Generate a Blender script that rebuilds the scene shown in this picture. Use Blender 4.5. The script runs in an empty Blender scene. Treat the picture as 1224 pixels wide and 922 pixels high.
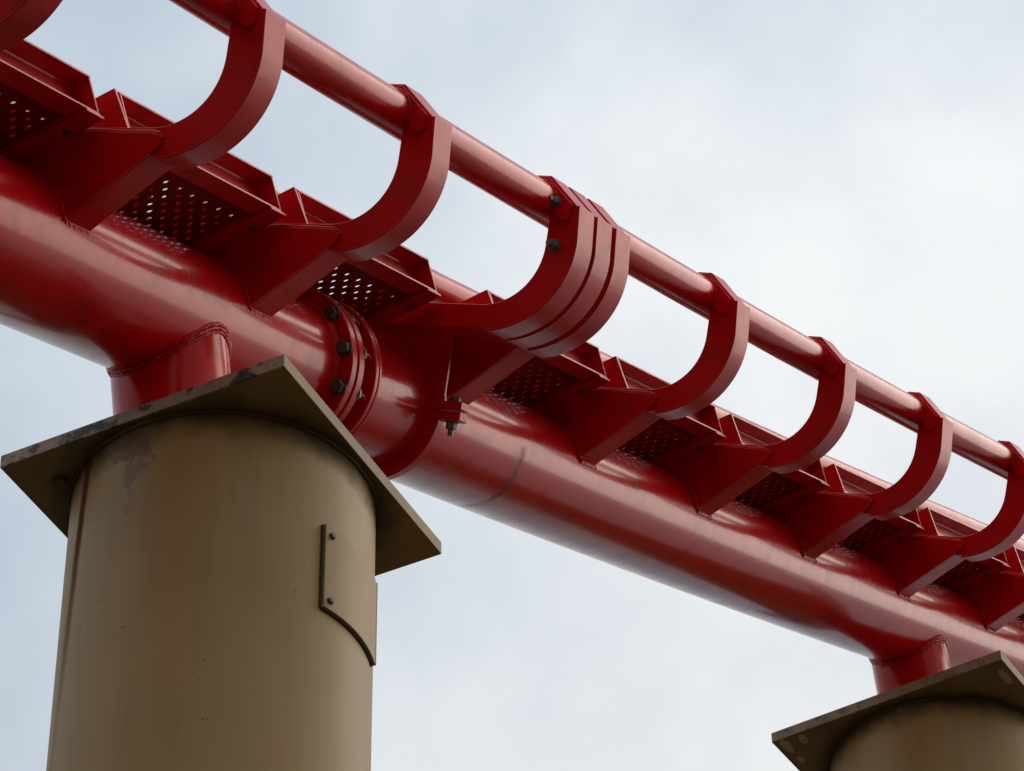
import bpy, math, random
from mathutils import Vector, Matrix
random.seed(7)
sc = bpy.context.scene
col = sc.collection
V = Vector
CAMH = 1.6
# ------------------------------------------------------------------ camera
PITCH, ROLL, FPX = 0.7299793, -0.0127252, 4354.786
cd = bpy.data.cameras.new('camera'); cam = bpy.data.objects.new('camera', cd); col.objects.link(cam)
cd.sensor_fit = 'HORIZONTAL'; cd.sensor_width = 36.0; cd.lens = FPX / 1224 * 36.0
cd.clip_start = 0.1; cd.clip_end = 5000
_c, _s = math.cos(PITCH), math.sin(PITCH)
fwd, up0, rt0 = V((0, _c, _s)), V((0, -_s, _c)), V((1, 0, 0))
cr, sr = math.cos(ROLL), math.sin(ROLL)
rt = rt0 * cr + up0 * sr; upv = rt0 * -sr + up0 * cr
M = Matrix((rt, upv, -fwd)).transposed().to_4x4(); M.translation = V((0, 0, CAMH))
cam.matrix_world = M
sc.camera = cam
# ------------------------------------------------------------------ world, sun, exposure
SUN_AZ, SUN_EL = math.radians(60), math.radians(34)     # azimuth measured from +Y towards +X
w = bpy.data.worlds.new('World'); sc.world = w; w.use_nodes = True
nt = w.node_tree; N = nt.nodes; N.clear()
def wn(t, **k):
    n = N.new(t)
    for a, b in k.items(): setattr(n, a, b)
    return n
out = wn('ShaderNodeOutputWorld'); mixs = wn('ShaderNodeMixShader')
bg1 = wn('ShaderNodeBackground'); bg2 = wn('ShaderNodeBackground')
sky = wn('ShaderNodeTexSky', sky_type='NISHITA', sun_disc=False)
sky.sun_elevation = SUN_EL; sky.sun_rotation = SUN_AZ; sky.air_density = 1.0; sky.dust_density = 1.5
bg1.inputs['Strength'].default_value = 0.11
tc = wn('ShaderNodeTexCoord')
mp = wn('ShaderNodeMapping'); mp.inputs['Location'].default_value = (10.46, 14.83, 13.43)
n1 = wn('ShaderNodeTexNoise'); n1.inputs['Scale'].default_value = 3.0; n1.inputs['Detail'].default_value = 3; n1.inputs['Roughness'].default_value = 0.5
n2 = wn('ShaderNodeTexNoise'); n2.inputs['Scale'].default_value = 9.0; n2.inputs['Detail'].default_value = 7; n2.inputs['Roughness'].default_value = 0.56; n2.inputs['Distortion'].default_value = 0.15
mxn = wn('ShaderNodeMix'); mxn.data_type = 'FLOAT'; mxn.inputs[0].default_value = 0.27
r1 = wn('ShaderNodeValToRGB'); r1.color_ramp.elements[0].position = 0.40; r1.color_ramp.elements[1].position = 0.58
r1.color_ramp.elements[0].color = (0.72, 0.72, 0.72, 1); r1.color_ramp.elements[1].color = (0.99, 0.99, 0.99, 1)
r2 = wn('ShaderNodeValToRGB'); r2.color_ramp.elements[0].position = 0.40; r2.color_ramp.elements[1].position = 0.60
r2.color_ramp.elements[0].color = (0.64, 0.735, 0.82, 1); r2.color_ramp.elements[1].color = (0.93, 0.95, 0.96, 1)
sz = wn('ShaderNodeSeparateXYZ'); ab = wn('ShaderNodeMath', operation='MAXIMUM'); ab.inputs[1].default_value = 0.0
ov = wn('ShaderNodeMath', operation='MULTIPLY_ADD'); ov.inputs[1].default_value = 0.62; ov.inputs[2].default_value = 0.51
L = nt.links.new
L(tc.outputs['Generated'], mp.inputs['Vector']); L(mp.outputs['Vector'], n1.inputs['Vector'])
L(mp.outputs['Vector'], n2.inputs['Vector']); L(n1.outputs['Fac'], mxn.inputs[2]); L(n2.outputs['Fac'], mxn.inputs[3])
L(mxn.outputs[0], r1.inputs['Fac']); L(mxn.outputs[0], r2.inputs['Fac'])
L(tc.outputs['Generated'], sz.inputs[0]); L(sz.outputs['Z'], ab.inputs[0]); L(ab.outputs[0], ov.inputs[0]); L(ov.outputs[0], bg2.inputs['Strength'])
L(sky.outputs['Color'], bg1.inputs['Color']); L(r2.outputs['Color'], bg2.inputs['Color'])
L(r1.outputs['Color'], mixs.inputs['Fac']); L(bg1.outputs[0], mixs.inputs[1]); L(bg2.outputs[0], mixs.inputs[2])
L(mixs.outputs[0], out.inputs['Surface'])
sd = bpy.data.lights.new('sun', 'SUN'); sun = bpy.data.objects.new('sun', sd); col.objects.link(sun)
sd.energy = 1.0; sd.angle = math.radians(44); sd.color = (1.0, 0.92, 0.80)
sdir = V((math.sin(SUN_AZ) * math.cos(SUN_EL), math.cos(SUN_AZ) * math.cos(SUN_EL), math.sin(SUN_EL)))
sun.rotation_euler = sdir.to_track_quat('Z', 'Y').to_euler(); sun.location = (20, 0, 40)
sc.view_settings.view_transform = 'Standard'; sc.view_settings.look = 'None'
sc.view_settings.exposure = 0.08; sc.view_settings.gamma = 1.0

# ------------------------------------------------------------------ materials
def material(name):
    m = bpy.data.materials.new(name); m.use_nodes = True
    nt = m.node_tree; b = nt.nodes['Principled BSDF']
    g = nt.nodes.new('ShaderNodeNewGeometry')
    return m, nt, b, g
def noise(nt, vec, scale, detail=4, rough=0.55, stretch=None, dist=0.0):
    n = nt.nodes.new('ShaderNodeTexNoise'); n.inputs['Scale'].default_value = scale
    n.inputs['Detail'].default_value = detail; n.inputs['Roughness'].default_value = rough; n.inputs['Distortion'].default_value = dist
    if stretch:
        mm = nt.nodes.new('ShaderNodeMapping'); mm.inputs['Scale'].default_value = stretch
        nt.links.new(vec, mm.inputs['Vector']); vec = mm.outputs['Vector']
    nt.links.new(vec, n.inputs['Vector']); return n.outputs['Fac']
def ramp(nt, fac, a, b, ca=(0, 0, 0, 1), cb=(1, 1, 1, 1)):
    r = nt.nodes.new('ShaderNodeValToRGB'); e = r.color_ramp.elements
    e[0].position = a; e[1].position = b; e[0].color = ca; e[1].color = cb
    nt.links.new(fac, r.inputs['Fac']); return r.outputs['Color']
def mix(nt, fac, a, b, mode='MIX'):
    n = nt.nodes.new('ShaderNodeMix'); n.data_type = 'RGBA'; n.blend_type = mode
    for i, x in ((0, fac), (6, a), (7, b)):
        if hasattr(x, 'links'): nt.links.new(x, n.inputs[i])
        elif isinstance(x, (int, float)): n.inputs[i].default_value = x
        else: n.inputs[i].default_value = (*x, 1)
    return n.outputs[2]
def math_(nt, op, a, b=None, clamp=False):
    n = nt.nodes.new('ShaderNodeMath'); n.operation = op; n.use_clamp = clamp
    for i, x in enumerate((a, b)):
        if x is None: continue
        if hasattr(x, 'links'): nt.links.new(x, n.inputs[i])
        else: n.inputs[i].default_value = x
    return n.outputs[0]
def bump(nt, b, h, strength, dist=0.01):
    n = nt.nodes.new('ShaderNodeBump'); n.inputs['Strength'].default_value = strength; n.inputs['Distance'].default_value = dist
    nt.links.new(h, n.inputs['Height']); nt.links.new(n.outputs['Normal'], b.inputs['Normal'])

def red_paint(name, base=(0.60, 0.003, 0.006), rough=0.28, specks=0.0, wear=0.0, weld=False, coat=0.0, scuff=None, brushed=False):
    m, nt, b, g = material(name); pos = g.outputs['Position']
    big = noise(nt, pos, 2.2, 5); fine = noise(nt, pos, 60, 4); grime = noise(nt, pos, 7, 6, 0.65, dist=0.6)
    c = mix(nt, ramp(nt, big, 0.3, 0.7), tuple(x * 0.86 for x in base), tuple(x * 1.1 for x in base))
    c = mix(nt, math_(nt, 'MULTIPLY', ramp(nt, grime, 0.52, 0.74), 0.55), c, (0.10, 0.010, 0.008))
    c = mix(nt, math_(nt, 'MULTIPLY', ramp(nt, noise(nt, pos, 4.3, 6, 0.6), 0.5, 0.8), 0.05), c, (0.45, 0.08, 0.06))
    if specks:
        sp = ramp(nt, noise(nt, pos, 70, 3, 0.55), 0.63, 0.66); pat = ramp(nt, noise(nt, pos, 3.1, 2), 0.50, 0.57)
        c = mix(nt, math_(nt, 'MULTIPLY', math_(nt, 'MULTIPLY', sp, pat), specks), c, (0.03, 0.018, 0.015))
    if wear:
        wr = ramp(nt, noise(nt, pos, 9, 7, 0.7), 0.66, 0.70)
        c = mix(nt, math_(nt, 'MULTIPLY', wr, wear), c, (0.17, 0.14, 0.12))
    rr = math_(nt, 'ADD', math_(nt, 'MULTIPLY', grime, 0.28), rough - 0.10)
    spl = None
    if scuff:
        dt = nt.nodes.new('ShaderNodeVectorMath'); dt.operation = 'DOT_PRODUCT'; nt.links.new(pos, dt.inputs[0]); dt.inputs[1].default_value = scuff[1]
        dd = math_(nt, 'ABSOLUTE', math_(nt, 'SUBTRACT', dt.outputs['Value'], scuff[0].dot(scuff[1])))
        dd = math_(nt, 'ADD', dd, math_(nt, 'MULTIPLY', math_(nt, 'SUBTRACT', noise(nt, pos, 12, 6, 0.65), 0.5), 0.07))
        du = nt.nodes.new('ShaderNodeVectorMath'); du.operation = 'DOT_PRODUCT'; nt.links.new(pos, du.inputs[0]); du.inputs[1].default_value = scuff[2]
        hh = math_(nt, 'SUBTRACT', du.outputs['Value'], scuff[0].dot(scuff[2]) - 0.5)
        ms = math_(nt, 'MULTIPLY', ramp(nt, dd, 0.006, 0.030, (1, 1, 1, 1), (0, 0, 0, 1)), ramp(nt, hh, 0.49, 0.53, (1, 1, 1, 1), (0, 0, 0, 1)))
        ms = math_(nt, 'MULTIPLY', ms, ramp(nt, noise(nt, pos, 7, 5, 0.6), 0.35, 0.6))
        c = mix(nt, math_(nt, 'MULTIPLY', ms, 0.85), c, (0.15, 0.085, 0.06))
        rr = math_(nt, 'ADD', rr, math_(nt, 'MULTIPLY', ms, 0.4)); spl = math_(nt, 'SUBTRACT', 0.5, math_(nt, 'MULTIPLY', ms, 0.4))
        nt.links.new(spl, b.inputs['Specular IOR Level'])
    nt.links.new(c, b.inputs['Base Color'])
    nt.links.new(rr, b.inputs['Roughness'])
    b.inputs['IOR'].default_value = 1.32; b.inputs['Specular Tint'].default_value = (1.0, 0.50, 0.38, 1); b.inputs['Coat Tint'].default_value = (1, 1, 1, 1)
    b.inputs['Coat Weight'].default_value = coat; b.inputs['Coat Roughness'].default_value = 0.05; b.inputs['Coat IOR'].default_value = 1.26
    h = mix(nt, 0.35, fine, grime)
    if weld:
        h = noise(nt, pos, 55, 3, 0.6)
    if brushed:                                   # fine brush marks running round the pipe
        bt = nt.nodes.new('ShaderNodeVectorMath'); bt.operation = 'DOT_PRODUCT'; nt.links.new(pos, bt.inputs[0]); bt.inputs[1].default_value = (0.426, 0.793, 0.435)
        sx = nt.nodes.new('ShaderNodeSeparateXYZ'); nt.links.new(pos, sx.inputs[0])
        cx = nt.nodes.new('ShaderNodeCombineXYZ'); nt.links.new(math_(nt, 'MULTIPLY', bt.outputs['Value'], 75.0), cx.inputs[0])
        nt.links.new(math_(nt, 'MULTIPLY', sx.outputs['X'], 5.0), cx.inputs[1]); nt.links.new(math_(nt, 'MULTIPLY', sx.outputs['Z'], 5.0), cx.inputs[2])
        br = noise(nt, cx.outputs[0], 1.0, 4, 0.6)
        h = mix(nt, 0.55, h, br)
        nt.links.new(math_(nt, 'ADD', rr, math_(nt, 'MULTIPLY', math_(nt, 'SUBTRACT', br, 0.5), 0.22)), b.inputs['Roughness'])
    bump(nt, b, h, 0.55 if weld else (0.08 if brushed else 0.07), 0.012 if weld else 0.004)
    return m
RED = red_paint('red_gloss_paint')
RED_TIE = red_paint('red_gloss_paint_ties', rough=0.26, specks=0.25, coat=0.0)
RED_RAIL = red_paint('red_gloss_paint_rail', rough=0.2, specks=1.0, coat=0.2, brushed=True)
RED_PIPE = red_paint('red_gloss_paint_spine', rough=0.2, specks=0.3, coat=0.35, brushed=True)
RED_PANEL = red_paint('red_paint_shaded_sheet', base=(0.20, 0.003, 0.005), rough=0.5)  # darker red: the shade on the underlit walkway sheet is put into its base colour
RED_WELD = red_paint('red_painted_weld', base=(0.56, 0.005, 0.008), rough=0.30, weld=True)
RED_EDGE = red_paint('red_paint_worn', base=(0.58, 0.005, 0.008), rough=0.30, specks=0.4, wear=0.2, coat=0.15)

def simple(name, colr, rough, metal=0.0, nscale=40, var=0.3):
    m, nt, b, g = material(name)
    n = noise(nt, g.outputs['Position'], nscale, 5)
    nt.links.new(mix(nt, ramp(nt, n, 0.3, 0.7), tuple(x * (1 - var) for x in colr), tuple(x * (1 + var) for x in colr)), b.inputs['Base Color'])
    b.inputs['Roughness'].default_value = rough; b.inputs['Metallic'].default_value = metal
    bump(nt, b, n, 0.15, 0.004)
    return m
BOLT = simple('blackened_bolt_steel', (0.085, 0.066, 0.058), 0.55, 0.15, 120)
CAPBOLT = simple('painted_bolt', (0.07, 0.05, 0.028), 0.6, 0.0, 90)
NUT = simple('dull_grey_nut_steel', (0.15, 0.145, 0.135), 0.45, 0.35, 120)
WIRE = simple('galvanised_wire', (0.5, 0.48, 0.45), 0.4, 0.7)
SHADOWGAP = simple('dark_gap_shade', (0.02, 0.012, 0.012), 0.7)  # near-black strips that paint in the shade of narrow gaps

def tan_column(name, centre, top, streak):
    m, nt, b, g = material(name); pos = g.outputs['Position']
    sep = nt.nodes.new('ShaderNodeSeparateXYZ')
    sub = nt.nodes.new('ShaderNodeVectorMath'); sub.operation = 'SUBTRACT'; nt.links.new(pos, sub.inputs[0])
    sub.inputs[1].default_value = (centre[0], centre[1], top); loc = sub.outputs[0]
    nt.links.new(loc, sep.inputs[0]); z = sep.outputs['Z']
    base = mix(nt, ramp(nt, noise(nt, loc, 1.6, 5, 0.6), 0.3, 0.7), (0.30, 0.176, 0.050), (0.36, 0.215, 0.066))
    base = mix(nt, math_(nt, 'MULTIPLY', ramp(nt, noise(nt, loc, 9, 6, 0.65, (1, 1, 0.12)), 0.48, 0.72), 0.38), base, (0.19, 0.115, 0.045))
    # dark specks and small chips
    sp = ramp(nt, noise(nt, loc, 34, 2, 0.4), 0.76, 0.78)
    base = mix(nt, math_(nt, 'MULTIPLY', sp, 0.6), base, (0.04, 0.026, 0.014))
    # dirt gathered in the weld under the cap plate, ragged edge
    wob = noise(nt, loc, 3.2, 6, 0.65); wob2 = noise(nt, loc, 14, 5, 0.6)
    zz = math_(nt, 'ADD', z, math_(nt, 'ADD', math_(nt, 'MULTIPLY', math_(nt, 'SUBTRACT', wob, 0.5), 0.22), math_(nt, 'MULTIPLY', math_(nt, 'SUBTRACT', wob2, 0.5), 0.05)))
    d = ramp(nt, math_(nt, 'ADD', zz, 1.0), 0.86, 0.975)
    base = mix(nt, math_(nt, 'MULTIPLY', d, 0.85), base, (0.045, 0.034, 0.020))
    ang = math_(nt, 'ARCTAN2', sep.outputs['Y'], sep.outputs['X'])
    dirt = math_(nt, 'MULTIPLY', d, 0.8)
    if streak:
        # rust run: starts under the cap and trails down, slightly slanted
        a0 = math_(nt, 'ADD', ang, math_(nt, 'ADD', math_(nt, 'MULTIPLY', z, -0.16), math_(nt, 'MULTIPLY', math_(nt, 'SUBTRACT', noise(nt, loc, 5, 4), 0.5), 0.05)))
        dd = math_(nt, 'ABSOLUTE', math_(nt, 'SUBTRACT', a0, math.radians(-146.5)))
        rs = ramp(nt, dd, 0.022, 0.065, (1, 1, 1, 1), (0, 0, 0, 1))
        rs = math_(nt, 'MULTIPLY', rs, ramp(nt, noise(nt, loc, 6, 5, 0.6, (1, 1, 0.4)), 0.15, 0.45))
        fade = ramp(nt, math_(nt, 'MULTIPLY', z, -1.0), 0.30, 1.25, (0.95, 0.95, 0.95, 1), (0.15, 0.15, 0.15, 1))
        dirt = math_(nt, 'MAXIMUM', dirt, math_(nt, 'MULTIPLY', rs, fade))
        base = mix(nt, math_(nt, 'MULTIPLY', rs, fade), base, (0.085, 0.026, 0.010))
        # peeled paint patch high on the shaft
        pa = math_(nt, 'ABSOLUTE', math_(nt, 'SUBTRACT', ang, math.radians(-122)))
        pm = math_(nt, 'ADD', math_(nt, 'MULTIPLY', pa, 1.2), math_(nt, 'ABSOLUTE', math_(nt, 'ADD', z, 0.07)))
        pm = math_(nt, 'ADD', math_(nt, 'MULTIPLY', pm, 1.0), math_(nt, 'MULTIPLY', math_(nt, 'SUBTRACT', noise(nt, loc, 11, 7, 0.7), 0.5), 0.9))
        base = mix(nt, math_(nt, 'MULTIPLY', ramp(nt, pm, 0.20, 0.25, (1, 1, 1, 1), (0, 0, 0, 1)), 0.7), base, (0.12, 0.075, 0.042))
    nt.links.new(base, b.inputs['Base Color'])
    nt.links.new(math_(nt, 'ADD', 0.55, math_(nt, 'MULTIPLY', dirt, 0.4)), b.inputs['Roughness'])
    nt.links.new(math_(nt, 'SUBTRACT', 0.42, math_(nt, 'MULTIPLY', dirt, 0.4)), b.inputs['Specular IOR Level'])
    bump(nt, b, noise(nt, loc, 26, 4), 0.06, 0.004)
    return m
def cap_mat(name, centre, e1, chips):
    m, nt, b, g = material(name); pos = g.outputs['Position']
    base = mix(nt, ramp(nt, noise(nt, pos, 3.5, 6, 0.65), 0.35, 0.68), (0.21, 0.128, 0.043), (0.29, 0.18, 0.068))
    dot = nt.nodes.new('ShaderNodeVectorMath'); dot.operation = 'DOT_PRODUCT'; nt.links.new(pos, dot.inputs[0]); dot.inputs[1].default_value = e1
    ed = math_(nt, 'SUBTRACT', dot.outputs['Value'], V(centre).dot(V(e1)) - chips['half'])
    near = ramp(nt, ed, 0.002, 0.012, (1, 1, 1, 1), (0, 0, 0, 1))        # the weathered edge of the plate
    rn = ramp(nt, noise(nt, pos, 16, 7, 0.75), 0.36, 0.52)
    base = mix(nt, math_(nt, 'MULTIPLY', near, math_(nt, 'MULTIPLY', rn, chips['rust'])), base, (0.36, 0.25, 0.18))
    blk = ramp(nt, noise(nt, pos, 15, 6, 0.72), 0.50, 0.57)
    base = mix(nt, math_(nt, 'MULTIPLY', math_(nt, 'MULTIPLY', near, blk), chips['rust']), base, (0.028, 0.020, 0.015))
    if chips['pale']:
        e2v = V(e1).cross(V((0, 0, 1)))
        d2 = nt.nodes.new('ShaderNodeVectorMath'); d2.operation = 'DOT_PRODUCT'; nt.links.new(pos, d2.inputs[0]); d2.inputs[1].default_value = e2v
        cx = math_(nt, 'SUBTRACT', dot.outputs['Value'], V(centre).dot(V(e1))); cy = math_(nt, 'SUBTRACT', d2.outputs['Value'], V(centre).dot(e2v))
        wb = math_(nt, 'MULTIPLY', math_(nt, 'SUBTRACT', noise(nt, pos, 22, 5, 0.6), 0.5), 2.6); pl = None
        for ex, ey, rx, ry in ((-.57, -.592, .066, .022), (-.58, -.493, .038, .022), (-.43, -.588, .034, .018), (-.505, .593, .075, .020)):
            q1 = math_(nt, 'POWER', math_(nt, 'DIVIDE', math_(nt, 'ABSOLUTE', math_(nt, 'SUBTRACT', cx, ex)), rx), 2.0)
            q2 = math_(nt, 'POWER', math_(nt, 'DIVIDE', math_(nt, 'ABSOLUTE', math_(nt, 'SUBTRACT', cy, ey)), ry), 2.0)
            k = math_(nt, 'LESS_THAN', math_(nt, 'ADD', math_(nt, 'ADD', q1, q2), wb), 1.0)
            pl = k if pl is None else math_(nt, 'MAXIMUM', pl, k)
        base = mix(nt, math_(nt, 'MULTIPLY', pl, 0.85), base, (0.50, 0.47, 0.36))
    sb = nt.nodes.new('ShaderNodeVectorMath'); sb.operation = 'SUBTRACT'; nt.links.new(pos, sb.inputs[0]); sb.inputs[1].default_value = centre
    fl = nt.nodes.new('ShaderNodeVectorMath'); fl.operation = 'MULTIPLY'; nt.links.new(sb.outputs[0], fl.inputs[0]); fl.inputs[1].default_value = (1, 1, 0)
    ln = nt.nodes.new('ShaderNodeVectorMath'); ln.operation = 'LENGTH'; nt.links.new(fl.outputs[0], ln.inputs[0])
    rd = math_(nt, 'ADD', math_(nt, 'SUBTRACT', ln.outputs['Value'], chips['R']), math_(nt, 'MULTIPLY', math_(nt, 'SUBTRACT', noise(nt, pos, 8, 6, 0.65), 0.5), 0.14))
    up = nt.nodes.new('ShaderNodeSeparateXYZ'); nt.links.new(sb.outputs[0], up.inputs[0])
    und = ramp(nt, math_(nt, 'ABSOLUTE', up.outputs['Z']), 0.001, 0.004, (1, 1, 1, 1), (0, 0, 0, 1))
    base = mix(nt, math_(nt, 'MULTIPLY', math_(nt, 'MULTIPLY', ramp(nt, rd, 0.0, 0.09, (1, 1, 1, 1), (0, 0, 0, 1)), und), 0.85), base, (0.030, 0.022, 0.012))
    dk = ramp(nt, noise(nt, pos, 5, 6, 0.7), 0.52, 0.75)
    base = mix(nt, math_(nt, 'MULTIPLY', dk, 0.5), base, (0.06, 0.045, 0.024))
    nt.links.new(base, b.inputs['Base Color']); b.inputs['Roughness'].default_value = 0.6
    bump(nt, b, noise(nt, pos, 30, 6, 0.7), 0.25, 0.006)
    return m

# ------------------------------------------------------------------ track path (gentle curve, climbing, banked)
P0 = V((-1.41367652, 8.71577757, 8.36739883 + CAMH))
PSI, KAP, GAM, KV, BK, BR = 0.46647345, 0.00977118, 0.45469016, -0.0022462, 0.41059571, 0.00826835
AXL, AXU, AXA = 0.10, -0.0755, math.radians(1.9)
_cache = {}
def fr(s):
    k = round(s, 5)
    if k in _cache: return _cache[k]
    n = 16; d = V((0, 0, 0))
    for i in range(n):
        t = (i + .5) / n * s; ps = PSI + KAP * t; g = GAM + KV * t
        d += V((math.sin(ps) * math.cos(g), math.cos(ps) * math.cos(g), math.sin(g)))
    p = P0 + d * (s / n)
    ps = PSI + KAP * s; g = GAM + KV * s
    T = V((math.sin(ps) * math.cos(g), math.cos(ps) * math.cos(g), math.sin(g)))
    Lh = V((math.cos(ps), -math.sin(ps), 0)); Uh = Lh.cross(T)
    b = BK + BR * s
    Lv = Lh * math.cos(b) - Uh * math.sin(b); Uv = Lh * math.sin(b) + Uh * math.cos(b)
    p = p + Lv * AXL + Uv * AXU
    L2 = Lv * math.cos(AXA) + Uv * math.sin(AXA); U2 = Lv * -math.sin(AXA) + Uv * math.cos(AXA)
    _cache[k] = (p, T, L2, U2); return _cache[k]
def pt(s, l, u):
    p, T, Lv, Uv = fr(s); return p + Lv * l + Uv * u

# ------------------------------------------------------------------ mesh helpers
class MB:
    def __init__(self): self.v = []; self.f = []
    def add(self, vs, fs):
        o = len(self.v); self.v += [V(x) for x in vs]; self.f += [tuple(i + o for i in f) for f in fs]
    def prism(self, a, b):                      # two matching rings, capped
        n = len(a); fs = [tuple(range(n))[::-1], tuple(range(n, 2 * n))]
        fs += [(i, (i + 1) % n, n + (i + 1) % n, n + i) for i in range(n)]
        self.add(list(a) + list(b), fs); return self
    def lu(self, poly, s0, s1):                 # profile in the track's cross plane, from station s0 to s1
        return self.prism([pt(s0, *q) for q in poly], [pt(s1, *q) for q in poly])
    def tube(self, pts, r, seg=10, closed=False, cap=True, jit=0.0):
        n = len(pts); rings = []
        prev = None
        for i in range(n):
            a = pts[(i - 1) % n] if (closed or i > 0) else pts[0]; b = pts[(i + 1) % n] if (closed or i < n - 1) else pts[-1]
            t = (b - a).normalized()
            if prev is None:
                x = t.orthogonal().normalized()
            else:
                x = (prev - t * prev.dot(t)).normalized()
            prev = x; y = t.cross(x)
            rr = r * (1 + random.uniform(-jit, jit))
            rings.append([pts[i] + (x * math.cos(2 * math.pi * j / seg) + y * math.sin(2 * math.pi * j / seg)) * rr for j in range(seg)])
        vs = [q for R in rings for q in R]; fs = []
        for i in range(n if closed else n - 1):
            k = (i + 1) % n
            for j in range(seg): fs.append((i * seg + j, i * seg + (j + 1) % seg, k * seg + (j + 1) % seg, k * seg + j))
        if cap and not closed: fs += [tuple(range(seg))[::-1], tuple((n - 1) * seg + j for j in range(seg))]
        self.add(vs, fs); return self
    def revolve(self, prof, seg=96):            # prof: closed list of (s, radius) about the spine axis
        n = len(prof); vs = []
        for j in range(seg):
            a = 2 * math.pi * j / seg
            vs += [pt(s, r * math.cos(a), r * math.sin(a)) for s, r in prof]
        fs = [(j * n + i, j * n + (i + 1) % n, ((j + 1) % seg) * n + (i + 1) % n, ((j + 1) % seg) * n + i) for j in range(seg) for i in range(n)]
        self.add(vs, fs); return self
def build(name, mb, mat, parent=None, bevel=0.0, smooth=30, seg=2):
    org = V((0, 0, 0)); o = parent
    while o is not None: org += o.location; o = o.parent
    me = bpy.data.meshes.new(name)
    me.from_pydata([tuple(x - org) for x in mb.v], [], mb.f)
    me.polygons.foreach_set('use_smooth', [True] * len(me.polygons)); me.set_sharp_from_angle(angle=math.radians(smooth))
    me.update(); me.materials.append(mat)
    ob = bpy.data.objects.new(name, me); col.objects.link(ob); ob.parent = parent
    if bevel:
        md = ob.modifiers.new('bevel', 'BEVEL'); md.width = bevel; md.segments = seg; md.limit_method = 'ANGLE'; md.angle_limit = math.radians(40)
        md.harden_normals = True
    return ob
def thing(name, label, cat, loc, group=None):
    o = bpy.data.objects.new(name, None); col.objects.link(o); o.location = loc; o.empty_display_size = .2
    o['label'] = label; o['category'] = cat
    if group: o['group'] = group
    return o
# shared hex bolt head / nut with a washer, axis +Z, base at z = 0
def hex_mesh(name, r, h, mat, stud=0.0):
    mb = MB()
    def disc(r, z0, z1, n, rot=0.0, ch=0.0):
        a = [(r * math.cos(2 * math.pi * i / n + rot), r * math.sin(2 * math.pi * i / n + rot)) for i in range(n)]
        k = 1 - ch
        mb.prism([V((x, y, z0)) for x, y in a], [V((x * k, y * k, z1)) for x, y in a])
    disc(r * 1.22, -0.001, h * 0.16, 20); disc(r, h * 0.16, h * 0.86, 6); disc(r * 0.96, h * 0.86, h, 6, 0, 0.10)
    if stud: disc(r * 0.55, h, h + stud, 12, 0, 0.12)
    me = bpy.data.meshes.new(name); me.from_pydata([tuple(v) for v in mb.v], [], mb.f); me.materials.append(mat or CAPBOLT); me.update()
    return me
HEX_BIG = hex_mesh('bolt_head', 0.0255, 0.028, BOLT)
HEX_NUT = hex_mesh('nut', 0.028, 0.032, NUT, 0.014)
HEX_STUD = hex_mesh('stud_nut', 0.021, 0.030, NUT, 0.026)
HEX_CAP = hex_mesh('cap_bolt', 0.026, 0.016, None)
HEX_SMALL = hex_mesh('small_bolt', 0.012, 0.012, BOLT)
RIVET = hex_mesh('cover_screw', 0.011, 0.010, BOLT)
def place(name, me, loc, axis, parent, spin=0.0):
    ob = bpy.data.objects.new(name, me); col.objects.link(ob); ob.parent = parent
    org = V((0, 0, 0)); o = parent
    while o is not None: org += o.location; o = o.parent
    q = axis.normalized().to_track_quat('Z', 'Y').to_matrix().to_4x4() @ Matrix.Rotation(spin, 4, 'Z')
    q.translation = loc - org; ob.matrix_local = q
    return ob

# ------------------------------------------------------------------ ground
GM, gnt, gb, gg = material('dry_ground')
gp = gg.outputs['Position']
gc = mix(gnt, ramp(gnt, noise(gnt, gp, 0.35, 6), 0.35, 0.65), (0.05, 0.039, 0.020), (0.095, 0.067, 0.035))
gc = mix(gnt, ramp(gnt, noise(gnt, gp, 14, 5), 0.4, 0.7), gc, (0.066, 0.050, 0.028))
gnt.links.new(gc, gb.inputs['Base Color']); gb.inputs['Roughness'].default_value = 0.95
bump(gnt, gb, noise(gnt, gp, 30, 5), 0.4, 0.02)
mb = MB(); R_ = 2500; mb.add([(-R_, -R_, 0), (R_, -R_, 0), (R_, R_, 0), (-R_, R_, 0)], [(0, 1, 2, 3)])
ground = build('ground', mb, GM); ground['kind'] = 'structure'

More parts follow.
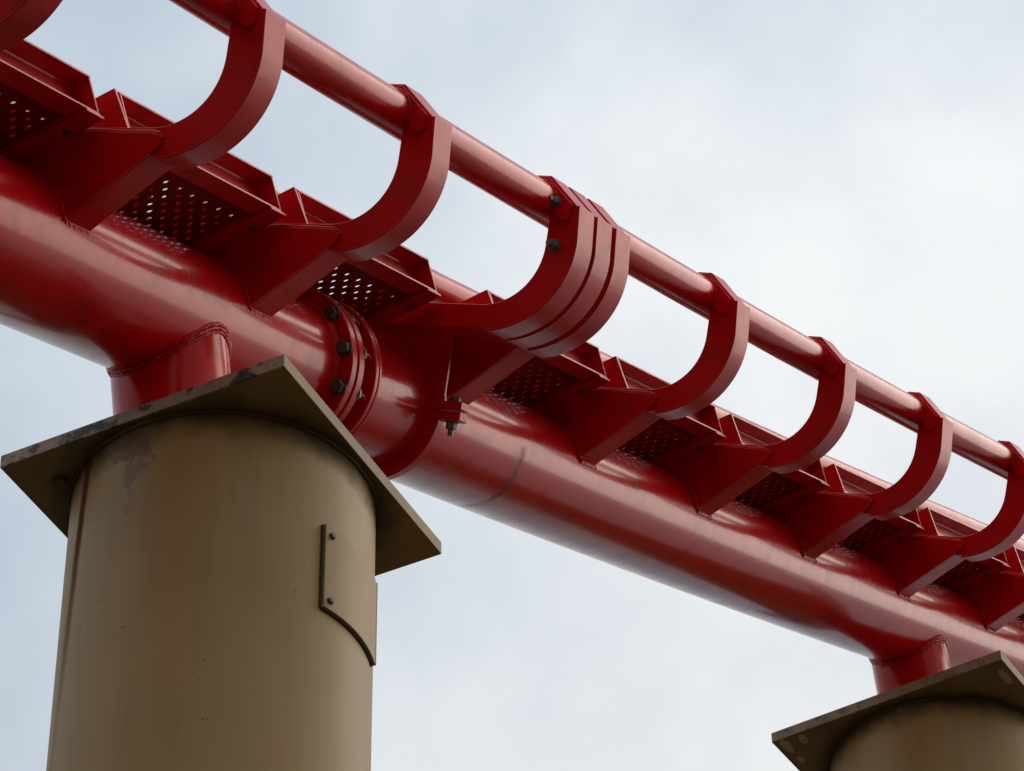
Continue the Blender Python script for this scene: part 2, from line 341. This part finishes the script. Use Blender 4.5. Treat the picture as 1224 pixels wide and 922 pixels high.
# ------------------------------------------------------------------ support columns
def column(label, c, yaw, half, R, thick, streak, chips):
    cx, cy, cz = c; cz += CAMH
    t = thing('support_column', label, 'column', (cx, cy, 0), 'tan columns carrying the track'); t['kind'] = 'thing'
    e1 = V((math.sin(yaw), math.cos(yaw), 0)); e2 = V((math.cos(yaw), -math.sin(yaw), 0)); C = V((cx, cy, cz))
    sm = tan_column('tan_column_paint', (cx, cy), cz, streak)
    chips['half'] = half; chips['R'] = R; cm = cap_mat('tan_cap_paint', (cx, cy, cz), e1, chips)
    mb = MB(); n = 128; prof = [(R, 0.0), (R, cz - 3), (R, cz - 1.0), (R, cz - 0.0005)]
    vs = []; fs = []
    for r, z in prof: vs += [V((cx + r * math.cos(2 * math.pi * i / n), cy + r * math.sin(2 * math.pi * i / n), z)) for i in range(n)]
    for k in range(len(prof) - 1): fs += [(k * n + i, k * n + (i + 1) % n, (k + 1) * n + (i + 1) % n, (k + 1) * n + i) for i in range(n)]
    mb.add(vs, fs); shaft = build('column_shaft', mb, sm, t)
    # weld bead under the cap
    mb = MB(); mb.tube([V((cx + (R + .004) * math.cos(2 * math.pi * i / 180), cy + (R + .004) * math.sin(2 * math.pi * i / 180), cz - .006)) for i in range(180)], 0.008, 8, closed=True, jit=.2)
    build('weld_bead', mb, sm, shaft)
    mb = MB(); sq = [C + e1 * a * half + e2 * b * half for a, b in ((-1, -1), (-1, 1), (1, 1), (1, -1))]
    mb.prism([q for q in sq], [q + V((0, 0, thick)) for q in sq])
    mb.f = [tuple(reversed(f)) for f in mb.f]
    cap = build('cap_plate', mb, cm, t, bevel=0.003)
    if streak: place('bolt', HEX_CAP, C + e1 * -.392 + e2 * -.40, V((0, 0, -1)), cap)
    mb = MB(); n = 48; b2 = R + .18
    mb.prism([V((cx + b2 * math.cos(2 * math.pi * i / n), cy + b2 * math.sin(2 * math.pi * i / n), .002)) for i in range(n)], [V((cx + b2 * math.cos(2 * math.pi * i / n), cy + b2 * math.sin(2 * math.pi * i / n), .045)) for i in range(n)])
    build('base_plate', mb, cm, t, bevel=.004)
    return t, sm, C, e1, e2
C1 = (-0.97712913, 9.43314534, 7.88716324); YAW1 = 0.4646082
C2 = (2.16396722, 15.08851735, 10.87654614); YAW2 = 0.54529
col1, sm1, CC1, _, _ = column('tan painted steel column with curved access cover and rusty square cap plate', C1, YAW1, 0.5434, 0.5129, 0.053, True, {'rust': 0.95, 'pale': False})
col2, sm2, CC2, _, _ = column('tan painted steel column without access cover, pale chips under its cap plate', C2, YAW2, 0.6406, 0.577, 0.058, False, {'rust': 0.45, 'pale': True})
# access cover on the first column: a curved plate, proud of the shaft
mb = MB(); R0, R1 = 0.5129 + .002, 0.5129 + .015; a0, a1 = math.radians(-45.4), math.radians(-7.2); n = 24
zt, zb = CC1.z - .372, CC1.z - .708; vs = []; 
for i in range(n + 1):
    a = a0 + (a1 - a0) * i / n
    for r, z in ((R0, zb), (R1, zb), (R1, zt), (R0, zt)): vs.append(V((CC1.x + r * math.cos(a), CC1.y + r * math.sin(a), z)))
fs = [(i * 4 + k, (i + 1) * 4 + k, (i + 1) * 4 + (k + 1) % 4, i * 4 + (k + 1) % 4) for i in range(n) for k in range(4)] + [(3, 2, 1, 0), tuple(n * 4 + k for k in range(4))]
mb.add(vs, fs); cover = build('access_cover', mb, sm1, col1, bevel=.003)
cover['label'] = 'curved tan access cover screwed to the column'
mb = MB()
for z in (zt, zb):
    mb.tube([V((CC1.x + (R0 + .001) * math.cos(a0 + (a1 - a0) * i / n), CC1.y + (R0 + .001) * math.sin(a0 + (a1 - a0) * i / n), z + (.002 if z == zt else -.003))) for i in range(n + 1)], .0045, 6)
mb.tube([V((CC1.x + (R0 + .001) * math.cos(a0 - .008), CC1.y + (R0 + .001) * math.sin(a0 - .008), z)) for z in (zb, (zb + zt) / 2, zt)], .0045, 6)
build('gap_shade', mb, SHADOWGAP, cover)
for a in (a0 + .055,):
    for z in (zt - .035, zb + .035):
        ax = V((math.cos(a), math.sin(a), 0)); place('screw', RIVET, V((CC1.x, CC1.y, z)) + ax * R1, ax, cover)

# ------------------------------------------------------------------ track sections
RS = 0.243
secA = thing('coaster_track', 'red coaster track with bolted spine flange, over the column with the access cover', 'coaster track', fr(0.88)[0], 'red coaster track sections')
secB = thing('coaster_track', 'red coaster track with split clamp collar round its spine, beyond the triple joint', 'coaster track', fr(5.0)[0], 'red coaster track sections')
RAIL = (0.6611, 0.7770); RR = 0.0737
TW = 0.13
def steps(a, b, n): return [a + (b - a) * i / n for i in range(n + 1)]
def axis_pts(a, b, n, l=0, u=0): return [pt(s, l, u) for s in steps(a, b, n)]
def sweep_pipe(a, b, r, l=0, u=0, seg=64, n=40):
    mb = MB(); vs = []; fs = []; ss = steps(a, b, n)
    for s in ss: vs += [pt(s, l + r * math.cos(2 * math.pi * j / seg), u + r * math.sin(2 * math.pi * j / seg)) for j in range(seg)]
    for i in range(n): fs += [(i * seg + j, i * seg + (j + 1) % seg, (i + 1) * seg + (j + 1) % seg, (i + 1) * seg + j) for j in range(seg)]
    fs += [tuple(range(seg))[::-1], tuple(n * seg + j for j in range(seg))]
    mb.add(vs, fs); return mb
# spine pipes
spA = build('spine_pipe', sweep_pipe(-4.6, 1.22, RS, n=50, seg=96), RED_PIPE, secA)
slv = build('sleeve_pipe', sweep_pipe(1.27, 2.30, 0.236, n=10, seg=96), RED_PIPE, secA)
RED_SCUFF = red_paint('red_gloss_paint_scuffed', rough=0.2, specks=0.3, coat=0.35, brushed=True, scuff=(fr(2.81)[0], fr(2.81)[1], fr(2.81)[3]))
spB = build('spine_pipe', sweep_pipe(2.0, 12.5, RS - .004, n=80, seg=96), RED_SCUFF, secB)
for sec, a, b in ((secA, -4.6, 1.93), (secB, 1.963, 12.5)):
    for sg in (1, -1): build('rail', sweep_pipe(a, b, RR, RAIL[0] * sg, RAIL[1], seg=40, n=50), RED_RAIL, sec)
def ring(s0, s1, r0, r1, ch=.004): return [(s0, r0), (s0, r1 - ch), (s0 + ch, r1), (s1 - ch, r1), (s1, r1 - ch), (s1, r0)]
fl1 = build('flange', MB().revolve(ring(1.215, 1.256, .20, .302)), RED_EDGE, secA)
fl2 = build('flange', MB().revolve(ring(1.270, 1.314, .20, .301)), RED_EDGE, secA)
build('gap_shade', MB().revolve(ring(1.256, 1.270, .20, .292, .002)), SHADOWGAP, fl1)
fl3 = build('stop_ring', MB().revolve(ring(1.405, 1.432, .20, .300)), RED_EDGE, secA)
fl4 = build('stop_ring', MB().revolve(ring(1.435, 1.456, .20, .300)), RED_EDGE, secA)
# welds where the spine meets the flange
def ring_weld(s, r, th, parent, n=150):
    mb = MB(); mb.tube([pt(s + random.uniform(-.0015, .0015), r * math.cos(2 * math.pi * i / n), r * math.sin(2 * math.pi * i / n)) for i in range(n)], th, 8, closed=True, jit=.16)
    return build('weld_bead', mb, RED_WELD, parent)
ring_weld(1.206, RS + .002, .014, spA); ring_weld(1.188, RS, .010, spA)
ring_weld(1.462, .238, .010, slv)
for k in range(12):
    if k == 1: continue
    a = math.radians(46 + 30 * k - .5)
    rb = 0.272
    d = fr(1.215)
    place('bolt', HEX_BIG, pt(1.215, rb * math.cos(a), rb * math.sin(a)), -d[1], fl1, a)
    place('nut', HEX_NUT, pt(1.314, rb * math.cos(a), rb * math.sin(a)), fr(1.314)[1], fl2, a * 1.7)
    mb = MB(); c0 = pt(1.345, (rb + .005) * math.cos(a), (rb + .005) * math.sin(a))
    c1 = pt(1.366, (rb + .018) * math.cos(a + .02), (rb + .018) * math.sin(a + .02)); c2 = pt(1.404, (rb + .012) * math.cos(a - .03), (rb + .012) * math.sin(a - .03))
    mb.tube([c0, c1, (c1 + c2) / 2 + fr(1.38)[3] * .002, c2], .0022, 6); build('lock_wire', mb, WIRE, fl2)
# split clamp collar on the second section
cl = build('clamp_collar', MB().revolve(ring(1.966, 2.022, .2362, .288, .006)), RED_EDGE, secB)
def blk(l0, l1, u0, u1, s0, s1): return MB().lu([(l0, u0), (l1, u0), (l1, u1), (l0, u1)], s0, s1)
for sg in (1, -1):
    x0, x1 = (.25, .378) if sg > 0 else (-.378, -.25)
    build('clamp_ear', blk(x0, x1, .004, .035, 1.958, 2.026), RED_EDGE, cl, bevel=.004)
    build('clamp_ear', blk(x0, x1, -.037, -.004, 1.958, 2.026), RED_EDGE, cl, bevel=.004)
    d = fr(1.995); xm = .33 * sg
    place('bolt', HEX_STUD, pt(1.995, xm, -.037), -d[3], cl, .3); place('bolt', hex_mesh('clamp_bolt', .022, .022, BOLT), pt(1.995, xm, .035), d[3], cl)

# ---- tie: a U-shaped cross piece that carries both rails, with gussets down to the spine
def arc(c, rx, ry, a0, a1, n): return [(c[0] + rx * math.cos(math.radians(a0 + (a1 - a0) * i / n)), c[1] + ry * math.sin(math.radians(a0 + (a1 - a0) * i / n))) for i in range(n + 1)]
inner = [(0.30, .3735)] + arc((.475, .615), .235, .2385, -90, 0, 36) + [(.7105, .70), (.709, .738), (.668, .760), (.640, .80), (.628, .850), (.634, .874)]
outer = [(.695, .874), (.816, .764)] + arc((.480, .626), .345, .340, 0, -90, 44) + [(.30, .285)]
half_ = inner + outer                                    # runs from top of arm, round the inside, back along the outside
mir = [(-x, min(y, .846)) for x, y in half_]
tie_poly = half_ + mir[::-1]                             # closed: near half then far half
TIE_POLY = tie_poly[::-1]
def strip(path, t):                                      # LU polyline -> thin closed profile on its inner side
    o = []
    for i, q in enumerate(path):
        a = path[max(i - 1, 0)]; b = path[min(i + 1, len(path) - 1)]; dx, dy = b[0] - a[0], b[1] - a[1]; l = math.hypot(dx, dy)
        o.append((q[0] - dy / l * t, q[1] + dx / l * t))
    return path + o[::-1]
band_path = [(.8165, .763)] + arc((.480, .626), .3465, .3415, 0, -82, 48)
tray_angle = math.radians(28.5); EC, ES = math.cos(tray_angle), math.sin(tray_angle)
S0 = (0.197, 0.491)
def tp(e, n): return (S0[0] + e * EC - n * ES, S0[1] + e * ES + n * EC)
def flip(poly, sg): return poly if sg > 0 else [(-x, y) for x, y in poly][::-1]
def weld_line(pts, r, parent, mat=None):
    mb = MB(); mb.tube(pts, r, 8, jit=.15); return build('weld_bead', mb, mat or RED_WELD, parent)
def lerp(a, b, n): return [a + (b - a) * (i / n) for i in range(n + 1)]
def doubler(sec_tie, s, sg, back=False):
    poly = [(.640, .868), (.690, .868), (.800, .768), (.799, .722), (.788, .704), (.766, .700), (.712, .745), (.668, .742), (.640, .76)]
    if sg < 0: poly = [(x, min(y, .843)) for x, y in poly]
    a, b = (s - .014, s + .004) if not back else (s - .004, s + .014)
    return build('rail_clamp_plate', MB().lu(flip(poly, sg), a, b), RED_TIE, sec_tie, bevel=.005)
def rail_weld(tie, s, sg):
    mb = MB()
    mb.tube([pt(s - .015, sg * (RAIL[0] + RR * math.cos(math.radians(q))), RAIL[1] + RR * math.sin(math.radians(q))) for q in range(-25, 116, 5)], .009, 8, jit=.15)
    build('weld_bead', mb, RED_WELD, tie)
GUS = [(.500, .357), (.516, .353), (.527, .342), (.5315, .326), (.526, .313), (.228, .069), (.12, .10), (-.12, .10), (-.228, .069), (-.526, .313), (-.5315, .326), (-.527, .342), (-.516, .353), (-.500, .357)][::-1]
def gusset(tie, s, w=TW, brackets=True):
    for a, b in ((s - .016, s - .0005), (s + w + .0005, s + w + .016)):
        build('gusset_plate', MB().lu(GUS, a, b), RED_TIE, tie, bevel=.003)
    for sg in (1, -1):
        pl = [(.222, .0795), (.516, .3195), (.5235, .3095), (.2295, .0695)]
        build('bottom_plate', MB().lu(flip(pl, sg), s - .0003, s + w + .0003), RED_TIE, tie)
        weld_line(lerp(pt(s - .012, sg * .226, .058), pt(s + w + .012, sg * .226, .058), 20), .0125, tie)
    weld_line(lerp(pt(s - .003, .20, .3605), pt(s - .003, .500, .3605), 12) + [pt(s - .003, .519, .356), pt(s - .003, .532, .341)], .0075, tie)
    # fillet against the spine
    for sg in (1, -1):
        weld_line([pt(s - .019, sg * (RS + .001) * math.cos(math.radians(a)), (RS + .001) * math.sin(math.radians(a))) for a in range(15, 91, 5)], .008, tie)
def make_tie(sec, s, gus=True, weld=True, bracket=True, nuts=False):
    tie = build('tie', MB().lu(TIE_POLY, s, s + TW), RED_TIE, sec, bevel=.0035)
    for sg in (1, -1):
        build('outer_band', MB().lu(flip(strip(band_path, .012), sg), s - .004, s + TW + .004), RED_EDGE, tie, bevel=.0025)
        doubler(tie, s, sg)
        if weld and sg > 0: rail_weld(tie, s, sg)
    if gus: gusset(tie, s)
    if bracket:
        br = [(.10, .372), (.175, .455), (.292, .517), (.372, .374)][::-1]
        build('walkway_bracket', MB().lu(br, s + .058, s + .074), RED_TIE, tie, bevel=.002)
    if nuts:
        d = fr(s)
        for q in ((.732, .772), (.747, .610)):
            place('nut', HEX_STUD, pt(s - (.014 if q[1] > .7 else 0), *q), -d[1], tie, .4)
    return tie
D_ = 1.2216491
T_A = [-1.8785 - D_, -1.8785, -0.657, 0.5716]
T_B = [3.3558 + D_ * k for k in range(7)]
for s in T_A: make_tie(secA, s)
for s in T_B: make_tie(secB, s)
J1, J2, J3 = 1.797, 1.9635, 2.139
tj = make_tie(secA, J1, gus=False, bracket=False, nuts=True)
build('web_plate', MB().lu([(-.17, .10), (.17, .10), (.17, .29), (-.17, .29)], J1 + .05, J1 + .066), RED_TIE, tj, bevel=.002)
tj = make_tie(secB, J2, gus=False, weld=False, bracket=False)
build('web_plate', MB().lu([(-.297, .032), (.297, .032), (.297, .29), (-.297, .29)], J2 + .003, J2 + .018), RED_TIE, tj, bevel=.002)
tj = make_tie(secB, J3, gus=True, weld=False, bracket=True)

# ---- walkway trays between the ties (perforated sheet, toe-board channel, cross bars)
def perforated(s0, s1, e0, e1, n0, sg):
    mb = MB(); pe, ps, r = .058, .045, .0106
    rows = max(1, int((s1 - s0 - .22) / ps)); m0 = (s1 - s0 - rows * ps) / 2
    colsn = int((e1 - e0 - pe * .5) / pe); me = (e1 - e0 - (colsn + .5) * pe) / 2
    def q(s, e): l, u = tp(e, n0); return pt(s, l * sg, u)
    def quad(sa, sb, ea, eb):
        if sb - sa > 1e-5 and eb - ea > 1e-5: mb.add([q(sa, ea), q(sa, eb), q(sb, eb), q(sb, ea)], [(0, 1, 2, 3)])
    quad(s0, s0 + m0, e0, e1); quad(s1 - m0, s1, e0, e1)
    for i in range(rows):
        sa = s0 + m0 + i * ps; sb = sa + ps; off = me + (pe * .5 if i % 2 else 0)
        quad(sa, sb, e0, e0 + off); quad(sa, sb, e0 + off + colsn * pe, e1)
        for j in range(colsn):
            ea = e0 + off + j * pe; eb = ea + pe; sm_, em = (sa + sb) / 2, (ea + eb) / 2
            O = [(sa, ea), (sa, em), (sa, eb), (sm_, eb), (sb, eb), (sb, em), (sb, ea), (sm_, ea)]
            H = [(sm_ + r * math.sin(t), em + r * math.cos(t)) for t in [math.radians(225 + 45 * k) for k in range(8)]]
            mb.add([q(*x) for x in O + H], [(k, (k + 1) % 8, 8 + (k + 1) % 8, 8 + k) for k in range(8)])
    return mb
def tray(sec, sa, sb, sg=1):
    """walkway tray filling the bay between stations sa (rear of one tie) and sb (front of the next)"""
    a, b = sa + .022, sb - .028
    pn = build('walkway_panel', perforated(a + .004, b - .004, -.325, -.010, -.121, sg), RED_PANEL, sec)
    pn.data.polygons.foreach_set('use_smooth', [False] * len(pn.data.polygons))
    md = pn.modifiers.new('thickness', 'SOLIDIFY'); md.thickness = .004; md.offset = 0
    ch = [tp(-.010, .011), tp(.068, .011), tp(.068, .001), tp(.004, .001), tp(.0, -.004), tp(.0, -.118), tp(.004, -.1225), tp(.060, -.1225), tp(.060, -.132), tp(-.010, -.132)][::-1]
    build('toe_board_channel', MB().lu(flip(ch, sg), a, b), RED_EDGE, pn, bevel=.002)
    ep = [tp(.0005, -.1223), tp(.060, -.1223), tp(.0675, .0005), tp(.0005, .0005)][::-1]
    build('end_plate', MB().lu(flip(ep, sg), b - .014, b - .004), RED, pn, bevel=.0012)
    build('end_plate', MB().lu(flip(ep, sg), a + .004, a + .014), RED, pn, bevel=.0012)
    bar0 = [tp(-.335, -.1345), tp(.064, -.1345), tp(.064, -.145), tp(-.335, -.145)]
    leg = [tp(-.335, -.1235), tp(-.011, -.1235), tp(-.011, -.1343), tp(-.335, -.1343)]
    for x0, x1, lx in ((a - .01, a + .095, a + .085), (b - .095, b + .012, b - .095)):
        cb = build('cross_bar', MB().lu(flip(bar0, sg), x0, x1), RED_EDGE, pn, bevel=.002)
        build('bar_lip', MB().lu(flip(leg, sg), lx, lx + .010), RED_EDGE, pn)
    if sg < 0: return
    p_, T_, L_, U_ = fr(b - .03)
    dn = (L_ * ES - U_ * EC)
    place('bolt', HEX_SMALL, pt(b - .035, *tp(-.05, -.145)), dn, pn); place('bolt', HEX_SMALL, pt(a + .04, *tp(-.05, -.145)), dn, pn)
bays = []
for i in range(len(T_A) - 1): bays.append((secA, T_A[i] + TW, T_A[i + 1]))
bays.append((secA, T_A[-1] + TW, J1)); bays.append((secB, J3 + TW, T_B[0]))
for i in range(len(T_B) - 1): bays.append((secB, T_B[i] + TW, T_B[i + 1]))
for b in bays: tray(*b); tray(*b, sg=-1)

# ---- posts that carry the spine on the column caps
def post(sec, C, thick, yaw, off, tilt, R):
    e1 = V((math.sin(yaw), math.cos(yaw), 0)); b0 = C + e1 * off + V((0, 0, thick - .001)); d = (V((0, 0, 1)) - e1 * tilt).normalized()
    x = d.cross(V((0, 1, 0))).normalized(); y = d.cross(x); seg = 72
    def hit(a, grow=0.0):
        q = b0 + (x * math.cos(a) + y * math.sin(a)) * (R + grow)
        # march up along d until the point meets the spine surface
        s = 0.88 if sec is secA else 8.05
        t = 0.0
        for it in range(400):
            p = q + d * t
            for _ in range(4):
                ax = fr(round(s, 3)); s += (p - ax[0]).dot(ax[1])
                s = round(s, 3)
            ax = fr(s); v = p - ax[0]; v = v - ax[1] * v.dot(ax[1])
            if v.length <= RS + .002 : break
            t += max(.001, (v.length - RS) * .5)
            if t > 1.1: break
        return q, q + d * t, d
    bot, top = [], []
    for j in range(seg):
        q, p, _ = hit(2 * math.pi * j / seg); bot.append(q); top.append(p + d * .01)
    mb = MB(); mb.add(bot + top, [(j, (j + 1) % seg, seg + (j + 1) % seg, seg + j) for j in range(seg)])
    ob = build('saddle_post', mb, RED_PIPE, sec)
    for k, (g, dz, th) in enumerate(((.001, -.006, .008), (.000, -.020, .006), (.005, .008, .007))):
        ring_ = []
        for j in range(seg * 2):
            a = 2 * math.pi * j / (seg * 2); i0 = j // 2
            p = top[i0] if j % 2 == 0 else (top[i0] + top[(i0 + 1) % seg]) / 2
            n = (x * math.cos(a) + y * math.sin(a)); ring_.append(p + n * g + d * (dz - .01) + d * random.uniform(-.003, .003))
        mb = MB(); mb.tube(ring_, th, 8, closed=True, jit=.2); build('weld_bead', mb, RED_WELD, ob)
    mb = MB(); mb.tube([q + (q - b0).normalized() * .004 for q in bot], .010, 8, closed=True, jit=.15); build('weld_bead', mb, RED_WELD, ob)
post(secA, CC1, .053, YAW1, -.316, .239, .202)
post(secB, CC2, .058, YAW2, -.193, .199, .197)
